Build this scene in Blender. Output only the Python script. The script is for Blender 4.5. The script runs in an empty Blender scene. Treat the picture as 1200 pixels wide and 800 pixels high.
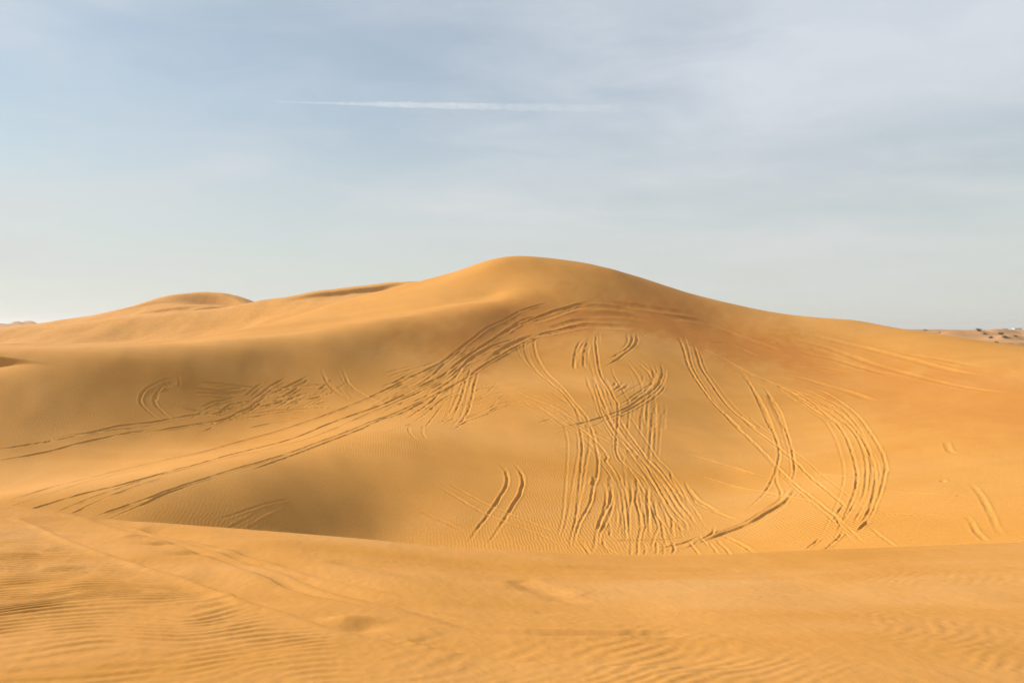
# Desert dunes with wheel tracks -- everything below is real terrain built as dense meshes.
import bpy, math, random
import numpy as np
from mathutils import Vector

F = 867.0            # lens length in photo pixels (photo 1200 wide)
HV = 386.0           # photo row of the true horizon
rng = np.random.default_rng(7)
random.seed(7)
scene = bpy.context.scene
COL = scene.collection

# ------------------------------------------------------------------ helpers
def tag(o, label=None, cat=None, group=None, kind=None):
    if label: o['label'] = label
    if cat: o['category'] = cat
    if group: o['group'] = group
    if kind: o['kind'] = kind
    return o

def P(u, v, Y):
    """photo pixel + distance -> world point"""
    return ((u - 600.0) / F * Y, Y, (HV - v) / F * Y)

def smooth(a, b, x):
    t = np.clip((x - a) / (b - a), 0, 1)
    return t * t * (3 - 2 * t)

class TPS:
    """thin plate surface z(x, y) through scattered survey points"""
    def __init__(self, pts, lam=0.0, sy=1.0):
        p = np.array(pts, float); self.sy = sy
        self.c = p[:, :2] * [1, sy]; z = p[:, 2]
        n = len(p)
        K = self.phi(((self.c[:, None] - self.c[None]) ** 2).sum(-1)) + lam * np.eye(n)
        A = np.zeros((n + 3, n + 3)); A[:n, :n] = K
        A[:n, n] = 1; A[:n, n + 1:] = self.c; A[n, :n] = 1; A[n + 1:, :n] = self.c.T
        s = np.linalg.solve(A, np.concatenate([z, [0, 0, 0]]))
        self.w, self.a = s[:n], s[n:]
    @staticmethod
    def phi(r2):
        return 0.5 * r2 * np.log(r2 + 1e-9)
    def __call__(self, x, y):
        x = np.asarray(x, float); y = np.asarray(y, float) * self.sy
        z = self.a[0] + self.a[1] * x + self.a[2] * y
        for (cx, cy), w in zip(self.c, self.w):
            r2 = (x - cx) ** 2 + (y - cy) ** 2
            z = z + w * self.phi(r2)
        return z

def bilin(T, fx, fy, wrap=False):
    """sample grid T[iy, ix] at fractional coordinates"""
    h, w = T.shape
    if wrap:
        x0 = np.floor(fx).astype(int); y0 = np.floor(fy).astype(int)
        tx = fx - x0; ty = fy - y0
        x1 = (x0 + 1) % w; y1 = (y0 + 1) % h; x0 = x0 % w; y0 = y0 % h
    else:
        fx = np.clip(fx, 0, w - 1.001); fy = np.clip(fy, 0, h - 1.001)
        x0 = fx.astype(int); y0 = fy.astype(int); tx = fx - x0; ty = fy - y0
        x1 = x0 + 1; y1 = y0 + 1
    return (T[y0, x0] * (1 - tx) + T[y0, x1] * tx) * (1 - ty) + (T[y1, x0] * (1 - tx) + T[y1, x1] * tx) * ty

def catrom_sample(T, fx, fy):
    """smooth sampling (bicubic) of T"""
    h, w = T.shape
    fx = np.clip(fx, 1, w - 2.001); fy = np.clip(fy, 1, h - 2.001)
    x0 = fx.astype(int); y0 = fy.astype(int); tx = fx - x0; ty = fy - y0
    def wts(t):
        return (-.5 * t + t * t - .5 * t ** 3, 1 - 2.5 * t * t + 1.5 * t ** 3, .5 * t + 2 * t * t - 1.5 * t ** 3, -.5 * t * t + .5 * t ** 3)
    wx = wts(tx); wy = wts(ty); out = 0
    for j in range(4):
        r = 0
        for i in range(4):
            r = r + wx[i] * T[np.clip(y0 + j - 1, 0, h - 1), np.clip(x0 + i - 1, 0, w - 1)]
        out = out + wy[j] * r
    return out

class Noise:
    """periodic noise tile shaped in the frequency domain"""
    def __init__(self, size, n, spec, seed):
        self.size, self.n = size, n
        k = np.fft.fftfreq(n, size / n)
        kx, ky = np.meshgrid(k, k)
        r = np.random.default_rng(seed).standard_normal((n, n))
        t = np.fft.ifft2(np.fft.fft2(r) * spec(kx, ky)).real
        t -= t.mean(); self.T = (t / t.std()).astype(np.float32)
    def __call__(self, x, y):
        s = self.n / self.size
        return bilin(self.T, x * s, y * s, True)

def fractal(size, n, lmax, lmin, beta, seed, stretch=1.0, ang=0.0):
    ca, sa = math.cos(ang), math.sin(ang)
    def spec(kx, ky):
        a = (kx * ca + ky * sa) * stretch; b = -kx * sa + ky * ca
        k = np.sqrt(a * a + b * b) + 1e-9
        return np.where((k > 1 / lmax) & (k < 1 / lmin), k ** (-beta), 0)
    return Noise(size, n, spec, seed)

def ripple_noise(size, n, lam, ang, seed, bw=.16, ab=.2):
    """wavy wind ripples: narrow band noise, crests break and fork on their own"""
    def spec(kx, ky):
        out = 0
        for s in (0, math.pi):
            k = np.sqrt(kx * kx + ky * ky) * lam
            a = np.arctan2(ky, kx) - ang - s
            a = np.arctan2(np.sin(a), np.cos(a))
            out = out + np.exp(-((k - 1) / bw) ** 2 - (a / ab) ** 2)
        return out
    return Noise(size, n, spec, seed)

def grid_mesh(name, X, Y, Z, mat, attrs=None):
    h, w = X.shape
    me = bpy.data.meshes.new(name)
    co = np.stack([X, Y, Z], -1).reshape(-1).astype(np.float32)
    i = np.arange(h * w).reshape(h, w)
    q = np.stack([i[:-1, :-1], i[:-1, 1:], i[1:, 1:], i[1:, :-1]], -1).reshape(-1).astype(np.int32)
    nf = len(q) // 4
    me.vertices.add(h * w); me.vertices.foreach_set('co', co)
    me.loops.add(nf * 4); me.loops.foreach_set('vertex_index', q)
    me.polygons.add(nf); me.polygons.foreach_set('loop_start', np.arange(0, nf * 4, 4, dtype=np.int32))
    me.polygons.foreach_set('use_smooth', np.ones(nf, dtype=bool))
    me.update(calc_edges=True)
    for k, a in (attrs or {}).items():
        at = me.attributes.new(k, 'FLOAT', 'POINT')
        at.data.foreach_set('value', a.reshape(-1).astype(np.float32))
    me.materials.append(mat)
    o = bpy.data.objects.new(name, me); COL.objects.link(o)
    return o

# ------------------------------------------------------------------ materials
def node_mat(name):
    m = bpy.data.materials.new(name); m.use_nodes = True
    nt = m.node_tree; nt.nodes.clear()
    out = nt.nodes.new('ShaderNodeOutputMaterial')
    return m, nt, out

def sand_material(name, ca, cb, cc, patch=.05, streak=.02, grain=60., bump=.0, ripple=None, rough=.95):
    m, nt, out = node_mat(name); N = nt.nodes.new; L = nt.links.new
    tc = N('ShaderNodeTexCoord')
    mp = N('ShaderNodeMapping'); mp.inputs['Scale'].default_value = (patch * .45, patch * 1.6, patch)
    mp.inputs['Rotation'].default_value = (0, 0, math.radians(14))
    L(tc.outputs['Object'], mp.inputs['Vector'])
    n1 = N('ShaderNodeTexNoise'); n1.inputs['Scale'].default_value = 1; n1.inputs['Detail'].default_value = 6; n1.inputs['Roughness'].default_value = .58
    n1.inputs['Distortion'].default_value = .6
    L(mp.outputs['Vector'], n1.inputs['Vector'])
    n2 = N('ShaderNodeTexNoise'); n2.inputs['Scale'].default_value = grain; n2.inputs['Detail'].default_value = 4; n2.inputs['Roughness'].default_value = .7
    L(tc.outputs['Object'], n2.inputs['Vector'])
    r1 = N('ShaderNodeValToRGB'); e = r1.color_ramp.elements
    e[0].position = .33; e[0].color = (*ca, 1); e[1].position = .68; e[1].color = (*cc, 1)
    k = r1.color_ramp.elements.new(.5); k.color = (*cb, 1)
    L(n1.outputs['Fac'], r1.inputs['Fac'])
    mr = N('ShaderNodeMapRange'); mr.inputs['From Min'].default_value = .3; mr.inputs['From Max'].default_value = .7
    mr.inputs['To Min'].default_value = .88; mr.inputs['To Max'].default_value = 1.12
    L(n2.outputs['Fac'], mr.inputs['Value'])
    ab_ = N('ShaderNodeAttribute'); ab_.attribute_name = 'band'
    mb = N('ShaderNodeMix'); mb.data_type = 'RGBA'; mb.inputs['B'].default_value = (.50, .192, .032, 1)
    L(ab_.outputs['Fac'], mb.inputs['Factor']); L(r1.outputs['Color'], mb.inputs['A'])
    mu = N('ShaderNodeMix'); mu.data_type = 'RGBA'; mu.blend_type = 'MULTIPLY'; mu.inputs['Factor'].default_value = 1
    L(mb.outputs['Result'], mu.inputs['A']); L(mr.outputs['Result'], mu.inputs['B'])
    bs = N('ShaderNodeBsdfPrincipled'); bs.inputs['Roughness'].default_value = rough
    bs.inputs['Specular IOR Level'].default_value = .12
    L(mu.outputs['Result'], bs.inputs['Base Color'])
    nrm = None
    if bump:
        b = N('ShaderNodeBump'); b.inputs['Strength'].default_value = 1; b.inputs['Distance'].default_value = bump
        L(n2.outputs['Fac'], b.inputs['Height']); nrm = b
    if ripple:
        lam, ang, amp = ripple
        mp2 = N('ShaderNodeMapping'); mp2.inputs['Rotation'].default_value = (0, 0, ang)
        L(tc.outputs['Object'], mp2.inputs['Vector'])
        wv = N('ShaderNodeTexWave'); wv.wave_type = 'BANDS'; wv.bands_direction = 'X'; wv.wave_profile = 'SIN'
        wv.inputs['Scale'].default_value = .314 / lam; wv.inputs['Distortion'].default_value = 7.0
        wv.inputs['Detail'].default_value = 2; wv.inputs['Detail Scale'].default_value = .6
        L(mp2.outputs['Vector'], wv.inputs['Vector'])
        at = N('ShaderNodeAttribute'); at.attribute_name = 'ripple'
        ml = N('ShaderNodeMath'); ml.operation = 'MULTIPLY'
        L(wv.outputs['Fac'], ml.inputs[0]); L(at.outputs['Fac'], ml.inputs[1])
        b2 = N('ShaderNodeBump'); b2.inputs['Strength'].default_value = 1; b2.inputs['Distance'].default_value = amp
        L(ml.outputs[0], b2.inputs['Height'])
        if nrm: L(nrm.outputs['Normal'], b2.inputs['Normal'])
        nrm = b2
    if nrm: L(nrm.outputs['Normal'], bs.inputs['Normal'])
    L(bs.outputs['BSDF'], out.inputs['Surface'])
    return m

SA, SB, SC = (.52, .230, .040), (.555, .256, .053), (.58, .282, .072)
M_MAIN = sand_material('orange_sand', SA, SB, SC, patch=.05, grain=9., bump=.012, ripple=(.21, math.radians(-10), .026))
M_FRONT = sand_material('near_sand', (.51, .226, .038), (.555, .258, .060), (.59, .298, .092), patch=.32, grain=230., bump=.003)
M_BACK = sand_material('far_sand', SA, SB, SC, patch=.02, grain=1.2, bump=.03)
M_PLAIN = sand_material('plain_sand', (.40, .20, .075), (.44, .225, .09), (.49, .26, .11), patch=.006, grain=.15, bump=.25)

def plain_mat(name, col, rough=.9):
    m, nt, out = node_mat(name); N = nt.nodes.new; L = nt.links.new
    tc = N('ShaderNodeTexCoord'); n = N('ShaderNodeTexNoise'); n.inputs['Scale'].default_value = 3; n.inputs['Detail'].default_value = 4
    L(tc.outputs['Object'], n.inputs['Vector'])
    mr = N('ShaderNodeMapRange'); mr.inputs['To Min'].default_value = .75; mr.inputs['To Max'].default_value = 1.25
    L(n.outputs['Fac'], mr.inputs['Value'])
    mu = N('ShaderNodeMix'); mu.data_type = 'RGBA'; mu.blend_type = 'MULTIPLY'; mu.inputs['Factor'].default_value = 1
    mu.inputs['A'].default_value = (*col, 1); L(mr.outputs['Result'], mu.inputs['B'])
    bs = N('ShaderNodeBsdfPrincipled'); bs.inputs['Roughness'].default_value = rough
    L(mu.outputs['Result'], bs.inputs['Base Color']); L(bs.outputs['BSDF'], out.inputs['Surface'])
    return m

# ------------------------------------------------------------------ MAIN DUNE
surv = [
 # left edge of the photo
 (0,411,75),(0,440,70),(0,470,65.6),(0,510,60.6),(0,538,57),(0,562,52),(0,577,47.5),(0,583,42.5),(0,600,40.5),(0,640,38),
 (150,407,80),(150,450,73.9),(150,490,68.6),(150,522,63.6),(150,545,56.5),(150,556,51.5),(150,562,46.6),(150,585,42.9),(150,605,40.6),(150,650,37.5),
 (300,396,88),(300,430,82.8),(300,470,77.2),(300,500,71.8),(300,520,65),(300,541,52),(300,570,48.3),(300,600,45.4),(300,625,43.6),(375,565,51.5),(375,585,49.3),(375,628,46.3),
 (450,374,97),(450,410,90.5),(450,450,83.0),(450,480,75.4),(450,510,63),(450,540,56.3),(450,570,52.8),(450,600,50.2),(450,635,47.8),(530,600,50.0),(530,640,47.0),
 (545,315.5,133),(568,307.4,132),(578,304.2,131.3),(590,303,131),(611,303,131),(620,303,131),(680,309,131),(500,366,103),(580,352,112),(640,335,120),
 (600,303,131),(600,345,116),(600,380,105.5),(600,420,93),(600,470,77),(600,520,63.5),(600,570,54.5),(600,610,49.2),(600,640,46.2),
 (650,306,131),(720,317,130),(720,350,119),(720,380,108.5),(720,410,98),(720,460,80),(720,520,64),(720,580,53),(720,640,45),
 (850,355,128),(850,380,118.5),(850,410,106),(850,450,90),(850,500,74),(850,560,58),(850,610,48),(850,640,44),
 (1000,374,122),(1000,400,112),(1000,430,100),(1000,465,84),(1000,500,70),(1000,560,52),(1000,600,45),(1000,640,40),
 (1100,391,112),(1100,420,98),(1100,460,81),(1100,500,65),(1100,560,49),(1100,640,38),
 (1200,408,100),(1200,430,88),(1200,460,75),(1200,500,60),(1200,560,46),(1200,600,40),(1200,640,36),
 (1450,430,85),(1450,520,50),(1450,640,32),
 (-250,417,68),(-250,480,60),(-250,560,50),(-250,640,36),
 (490,330,139),(530,320,135),
 # gentle apron behind the near ridge
 (300,385,140),(400,371,122),(400,357,150),(240,397,110),
]
pts = [P(*s) for s in surv]
pts += [(-60,95,-2.6),(-48,108,-2.6),(-70,125,-2.7),(-75,150,-2.7),(-45,160,-2.2),(-20,175,1.2),
        (-100,95,-3),(-110,130,-3),
        (0,160,7),(18,162,4.5),(37,158,-1),(56,152,-5),(70,145,-8),(75,128,-6.5),(95,110,-6),(110,100,-7),
        (-5,185,3),(40,190,-8),(80,180,-12),
        (0,36,-13.6),(0,26,-13.5),(-15,34,-12.6),(-25,26,-12.5),(15,34,-12.6),(25,26,-12),(0,20,-13.4)]
for u, v, Y in [(0,411,75),(75,409,77.5),(150,407,80),(225,402.5,84),(300,396,88),(375,386,92.5),(450,374,97),(500,366,103),(540,359,107.5),(580,352,112)]:
    x, y, z = P(u, v, Y); k = smooth(640, 420, u)
    pts += [(x + .6, y - 3.2, z - 1.15 * k - .8 * (1 - k)), (x - .4, y + 3., z + .25 - .1 * k), (x - .8, y + 8, z + .9 * (1 - k) + .15)]
main_s = TPS(pts, lam=14.0)

# coarse smooth lattice, sampled bicubically afterwards
GX0, GY0, GS = -190., 16., 1.2
gx = np.arange(GX0, 195, GS); gy = np.arange(GY0, 202, GS)
LG = main_s(*np.meshgrid(gx, gy))
# a small scooped hollow with a sharp lip at the far left of the ridge
def hollow(x, y):
    cx, cy = -52.3, 72.4
    a = (x - cx) / 3.4; b = (y - cy)
    w = np.exp(-a ** 2 * 1.0) 
    lip = smooth(-4.6, 0.9, b) * (1 - smooth(0.9, 1.5, b))
    return -1.0 * w * lip

und = fractal(160, 512, 30, 3.0, 1.9, 11, stretch=.55, ang=.5)
def H_main(x, y, detail=True):
    z = catrom_sample(LG, (x - GX0) / GS, (y - GY0) / GS)
    if detail:
        z = z + hollow(x, y) + 0.03 * und(x, y) * smooth(30, 50, y)
    return z

def unproject(poly, zoff=0.0):
    """drop photo pixels on to the sand surface"""
    p = np.array(poly, float)
    Ys = np.exp(np.linspace(math.log(30.), math.log(150.), 900))
    a = (p[:, 0] - 600) / F; b = (HV - p[:, 1]) / F
    X = a[:, None] * Ys; D = H_main(X, np.broadcast_to(Ys, X.shape), False) - b[:, None] * Ys
    out = []
    for i in range(len(p)):
        k = np.argmax(D[i] > 0)
        if D[i, k] <= 0 or k == 0: continue
        t = D[i, k - 1] / (D[i, k - 1] - D[i, k])
        y = Ys[k - 1] + t * (Ys[k] - Ys[k - 1])
        out.append((a[i] * y, y))
    return np.array(out)

def spline(p, step=.35):
    if len(p) < 2: return p
    q = np.vstack([2 * p[0] - p[1], p, 2 * p[-1] - p[-2]])
    out = []
    for i in range(1, len(q) - 2):
        n = max(2, int(np.linalg.norm(q[i + 1] - q[i]) / step))
        t = np.linspace(0, 1, n, endpoint=False)[:, None]
        out.append(.5 * (2 * q[i] + (q[i + 1] - q[i - 1]) * t + (2 * q[i - 1] - 5 * q[i] + 4 * q[i + 1] - q[i + 2]) * t ** 2
                         + (-q[i - 1] + 3 * q[i] - 3 * q[i + 1] + q[i + 2]) * t ** 3))
    out.append(q[-2][None])
    return np.vstack(out)

# zoom windows used while surveying the tracks: (x0, y0, scale)
W = {'A': (0, 400, .2749), 'B': (380, 290, .26667), 'C': (660, 290, .26667), 'D': (900, 340, .275), 'E': (440, 460, .2749),
     'G': (640, 460, .2749), 'H': (880, 460, .2749), 'I': (0, 290, .33755), 'J': (660, 370, .13746), 'K': (660, 540, .16667),
     'L': (440, 400, .16667), 'M': (140, 420, .21667), 'N': (900, 500, .25), 'p': (0, 0, 1)}
def px(*parts):
    out = []
    for w, *pp in parts:
        x0, y0, s = W[w]
        out += [(x0 + a * s, y0 + b * s) for a, b in pp]
    return out

TR = []   # (pixels, depth, half width, raggedness)
def T(*parts, d=.11, w=.17, r=.35): TR.append((px(*parts), d, w, r))

# -- broad wind-softened streaks high on the right shoulder
for q in [[(870,360),(1000,375),(1200,412)], [(780,395),(950,420),(1200,462)], [(420,300),(620,330),(800,400),(1000,470)],
          [(180,240),(400,270),(600,300)],[(60,300),(260,300),(420,330)],[(0,340),(200,345),(340,352)],[(0,270),(150,262),(330,275)]]:
    T(('C', *q), d=.13, w=.65, r=.12)
for q in [[(0,160),(200,195),(400,245),(600,295),(800,345),(960,365)], [(0,185),(250,245),(500,330),(700,385),(900,425),(1060,445)],
          [(530,265),(700,290),(920,330)], [(0,300),(200,325),(380,355)], [(100,255),(300,300),(560,370)], [(0,345),(160,380),(330,430),(480,480)]]:
    T(('D', *q), d=.13, w=.55, r=.15)
# -- band that curls round under the summit
T(('B',(700,520),(800,440),(900,395),(1000,375),(1120,350),(1200,345)), d=.16, w=.4, r=.6)
T(('B',(900,330),(1000,300),(1100,265),(1200,255)), d=.16, w=.45, r=.6)
T(('B',(760,395),(860,330),(960,300),(1080,262),(1200,240)), d=.14, w=.3, r=.6)
T(('B',(980,360),(1100,325),(1200,315)), d=.18, w=.5, r=.6)
# -- sweeping tracks from the lower left up to the band
T(('A',(-160,715),(-80,702),(0,688),(150,640),(400,575),(700,508),(870,470),(1000,430),(1164,387)), ('B',(150,680),(300,610),(430,550),(540,490),(640,410),(740,340),(850,285),(960,250),(1030,238)), d=.13)
T(('A',(-140,755),(-40,728),(60,698),(200,650),(330,608),(480,568),(620,535)), d=.07)
T(('A',(-120,800),(20,747),(100,722),(165,704),(350,650),(560,600),(750,545),(900,505),(1050,465),(1164,437)), ('B',(0,785),(120,740),(260,690),(400,620),(520,560),(640,470),(740,405),(830,350),(930,310),(1040,270),(1180,235)), d=.14)
T(('A',(40,810),(160,758),(270,715),(420,655),(560,608),(660,575),(780,545),(950,500),(1164,452)), ('B',(140,755),(300,690),(420,640),(540,580),(640,500),(720,450)), d=.10)
T(('A',(120,830),(240,765),(330,722),(480,655),(650,595),(760,560)), d=.11)
T(('A',(220,840),(340,775),(440,735),(600,680),(750,625),(900,575),(1050,530),(1164,497)), ('B',(150,790),(330,720),(480,650),(600,590),(700,520),(800,460),(870,420),(960,380),(1060,355),(1200,335)), d=.14)
T(('A',(330,830),(420,780),(510,738),(600,700),(700,655),(850,600)), d=.09)
T(('A',(1000,565),(1164,515)), ('L',(0,572),(120,530),(260,470),(380,400),(500,335),(620,265),(660,235)), d=.12)
T(('L',(0,495),(120,440),(260,380),(400,310),(520,250),(600,190),(700,100),(800,50),(880,5)), d=.12)
T(('L',(0,460),(140,390),(280,320),(400,240),(480,160),(560,100),(670,10)), d=.12)
T(('L',(0,385),(100,330),(220,262),(340,210),(470,150)), d=.12)
T(('L',(0,330),(150,280),(300,230),(400,180)), d=.09, r=.7)
T(('L',(30,265),(180,220),(330,180),(480,130)), d=.08, r=.9)
T(('L',(180,560),(300,490),(400,420),(470,340),(500,300)), d=.12, r=.7)
T(('L',(240,580),(340,520),(430,440),(520,380),(650,330)), d=.10, r=.8)
T(('L',(130,470),(300,410),(450,330),(560,250),(640,150),(740,80),(860,20)), d=.11)
T(('L',(560,215),(680,130),(800,60),(960,10)), d=.12)
T(('L',(690,215),(780,160),(900,90),(960,65)), d=.12)
T(('L',(60,590),(220,590),(360,500)), d=.07, r=1.)
T(('L',(400,470),(520,400),(640,360),(840,320),(1000,300),(1180,272)), d=.10, r=.3)
T(('L',(500,480),(640,440),(860,362),(960,350),(1180,300)), d=.06)
T(('L',(480,600),(600,545),(760,490),(880,435),(1000,420),(1060,440),(1190,490)), d=.09, r=.8)
T(('L',(520,630),(640,560),(770,520),(900,460)), d=.09, r=1.)
T(('L',(600,585),(800,560),(1000,545),(1200,530)), d=.05)
T(('L',(240,590),(235,620),(270,670),(350,705)), d=.08)
T(('L',(345,580),(330,620),(350,670),(420,690)), d=.08)
# pair climbing across the sweep
T(('L',(700,150),(660,220),(630,300),(610,380),(580,460),(530,550)), d=.13, r=.6)
T(('L',(730,190),(715,250),(695,310),(680,390),(660,470),(630,530),(560,600)), d=.13, r=.6)
# -- hooked pair on the left of the sweep
T(('I',(1115,405),(1122,440),(1145,480),(1185,515)), ('B',(30,610),(80,650),(130,680)), d=.13)
T(('B',(75,520),(90,560),(110,600),(160,640),(210,665),(270,692)), d=.13)
# -- scribbles on the left face
T(('M',(330,110),(270,110),(200,135),(140,170),(112,215),(130,260),(200,315),(300,360),(350,366)), d=.13)
T(('M',(320,130),(240,150),(200,190),(190,240),(260,310),(340,350)), d=.10)
T(('M',(280,170),(215,190),(195,235)), d=.09)
T(('M',(320,100),(325,150),(300,160)), d=.10, r=1.)
T(('M',(240,120),(260,150),(290,140)), d=.10, r=1.)
T(('M',(380,160),(520,175),(690,192)), d=.12, w=.22)
T(('M',(400,130),(560,140),(800,160)), d=.06, w=.22)
T(('M',(400,185),(540,192),(640,196)), d=.10, w=.22)
T(('M',(250,250),(340,270),(450,290),(560,310),(660,330)), d=.07, r=1.)
T(('M',(0,425),(100,408),(200,390),(350,366)), ('M',(450,350),(560,330),(700,270),(820,258)), d=.12, r=.5)
T(('A',(-120,532),(0,510),(200,470),(400,420),(550,390),(690,372)), d=.13, r=.5)
T(('A',(-120,478),(0,462),(240,420),(400,385),(520,360),(640,345),(760,325),(900,300)), d=.10, r=.9)
T(('A',(120,440),(330,395),(560,372),(700,350)), d=.06, r=1.)
T(('M',(690,240),(760,195),(820,150),(900,105)), d=.12, r=.7)
T(('M',(800,205),(880,165),(950,130),(1030,90)), d=.12, r=.9)
T(('M',(860,220),(930,180),(1000,130),(1030,100)), d=.12, r=.9)
T(('M',(820,165),(900,155),(1000,150),(1100,150)), d=.08, r=1.)
T(('M',(900,235),(1010,222),(1140,190)), d=.11, r=1.)
T(('M',(920,272),(1040,250),(1150,230)), d=.11, r=1.)
T(('M',(690,272),(800,255),(900,225),(1000,190),(1130,180)), d=.10, r=1.)
T(('M',(580,285),(720,300),(880,280),(1160,260)), d=.08, r=1.)
T(('M',(440,345),(640,325),(900,290),(1160,255)), d=.06, r=1.)
T(('M',(400,260),(480,300),(600,310)), d=.05, r=1.)
# -- twin trail right of the sweep
T(('B',(900,400),(880,425),(890,480),(930,540),(1000,600),(1060,650),(1110,720),(1130,788)), ('G',(130,130)), d=.11)
T(('B',(935,385),(922,420),(935,475),(970,540),(1040,610),(1090,670),(1150,740),(1165,788)), ('G',(185,120)), d=.11)
T(('B',(780,640),(870,670),(940,700),(1000,740),(1060,788)), ('G',(40,110),(110,150),(220,205),(300,240)), d=.09)
T(('B',(800,610),(900,660),(1000,700),(1100,760)), ('G',(60,80),(140,150),(240,195),(340,260)), d=.09)
# -- tight loops in the middle
T(('J',(180,190),(130,250),(105,330),(92,420),(105,460),(160,480)), d=.17, w=.2)
T(('J',(235,170),(200,250),(180,340),(178,420),(210,460),(240,468)), d=.17, w=.2)
T(('J',(220,180),(150,270),(120,350),(118,440)), d=.09)
T(('J',(250,190),(215,270),(205,360),(215,440)), d=.10)
T(('J',(290,130),(280,230),(290,330),(305,430),(330,520),(380,600),(430,690),(470,790)), ('G',(300,250),(360,330),(420,430),(460,520),(500,640)), d=.13)
T(('J',(305,130),(310,240)), d=.06)
T(('J',(545,130),(545,230),(480,300)), d=.08)
T(('J',(585,130),(590,210),(545,280),(440,340),(330,390)), d=.12)
T(('J',(625,130),(630,220),(590,275),(500,345),(400,410),(320,440)), d=.13)
T(('J',(190,500),(215,590),(260,690),(290,790)), d=.08)
T(('J',(235,490),(280,580),(320,680),(360,790)), ('G',(240,60),(300,170),(380,290),(450,380),(520,500)), d=.12)
T(('J',(350,510),(400,620),(450,730)), d=.09)
T(('J',(420,600),(440,585),(445,560)), d=.12); T(('J',(420,650),(470,610),(500,580),(525,555)), d=.12); T(('J',(450,660),(540,600),(555,570)), d=.10)
T(('J',(510,370),(580,440),(640,530),(670,610),(680,680)), ('C',(365,640),(352,700),(350,788)), d=.08)
T(('J',(590,360),(680,440),(740,500),(750,570),(690,620),(590,690),(480,770)), d=.12)
T(('J',(720,390),(765,470),(765,560),(720,620),(620,700),(520,770)), d=.11)
T(('J',(830,400),(850,490),(810,590),(720,670),(610,740),(530,790)), ('C',(60,780)), ('G',(160,125),(60,150),(0,170)), d=.13)
T(('J',(870,430),(870,520),(820,620),(740,690),(640,760)), ('C',(230,740),(130,780)), ('G',(200,140)), d=.10)
T(('C',(405,660),(404,720),(402,788)), ('G',(455,90),(445,210),(440,310)), d=.10)
T(('C',(372,680),(364,788)), ('G',(408,90),(400,200)), d=.08)
# -- trails leaving the band to the right
T(('J',(630,120),(700,170),(790,215),(890,260)), d=.13)
T(('C',(430,370),(480,395),(540,425),(620,450),(720,500),(800,540),(900,590),(1000,625),(1080,670),(1160,740),(1200,770)), ('H',(170,0),(260,55),(350,115),(400,180),(430,250),(450,330),(448,400),(425,470),(385,560),(340,650)), d=.14)
T(('C',(500,350),(560,385),(640,412),(740,430),(840,470),(960,510)), d=.13, w=.25)
T(('C',(670,465),(740,510),(840,560),(940,600),(1040,620),(1120,650),(1200,700)), ('H',(120,-25),(240,10),(330,58),(420,125),(480,205),(520,290),(532,380),(515,470),(470,570)), d=.14)
T(('D',(140,400),(260,445),(370,525),(440,615),(488,695),(505,770)), ('H',(575,320),(560,400),(530,480),(500,540),(430,600)), d=.13)
T(('H',(385,105),(440,170),(480,250),(492,340),(482,430),(450,490)), d=.10)
T(('H',(300,10),(390,70),(460,150),(505,250),(515,350),(500,450)), d=.08)
T(('C',(505,385),(530,450),(550,520),(590,590),(660,680),(770,788)), ('G',(760,90),(850,180),(960,290),(1060,390)), ('H',(240,430),(330,500),(390,552),(460,620),(530,668)), d=.15)
T(('C',(570,420),(585,460),(605,525),(645,590),(720,690),(840,788)), ('G',(830,100),(960,210),(1070,300)), ('H',(260,365),(375,460),(440,515)), d=.15)
T(('H',(500,565),(560,615),(630,662)), d=.13)
T(('C',(770,540),(820,600),(860,680),(910,788)), ('G',(895,10),(940,90),(978,190),(995,270),(965,370),(930,430),(850,505)), d=.13)
T(('C',(880,610),(910,660),(940,720),(970,788)), ('G',(950,10),(1000,90),(1030,180),(1052,260),(1060,340),(1040,390)), d=.13)
T(('G',(985,290),(980,370),(1000,440),(940,490),(850,540)), d=.10)
# big berm sweeping round the foot of the bowl
T(('G',(1055,400),(1010,460),(920,520),(830,568),(740,600),(680,625),(600,650),(520,680)), d=-.28, w=.3, r=.25)
T(('G',(1060,412),(1016,474),(926,536),(836,582),(746,612)), d=.07, w=.2, r=.25)
T(('G',(1010,450),(930,505),(840,550)), d=.10)
# -- soft cross slope lines
for q in [[(480,235),(620,265),(800,320),(960,365)], [(570,335),(700,370),(860,415),(1000,440),(1160,460)], [(640,470),(740,515),(820,545)], [(590,380),(640,450),(760,520)], [(740,600),(820,640),(900,690)]]:
    T(('G', *q), d=.17, w=.24, r=.4)
for q in [[(230,340),(430,360)], [(580,350),(760,362)], [(540,420),(820,437)], [(540,513),(830,525)], [(0,415),(150,440),(300,470)]]:
    T(('H', *q), d=.15, w=.24, r=.5)
T(('H',(830,210),(850,250),(910,262)), d=.12, w=.3); T(('H',(905,520),(930,540),(960,590),(1015,645)), d=.16, w=.26, r=.6)
T(('H',(930,375),(985,450),(1040,560),(1085,645)), d=.10, w=.28); T(('H',(810,372),(830,378)), d=.2, w=.3); T(('H',(870,440),(910,440)), d=.1, w=.4)
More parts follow.
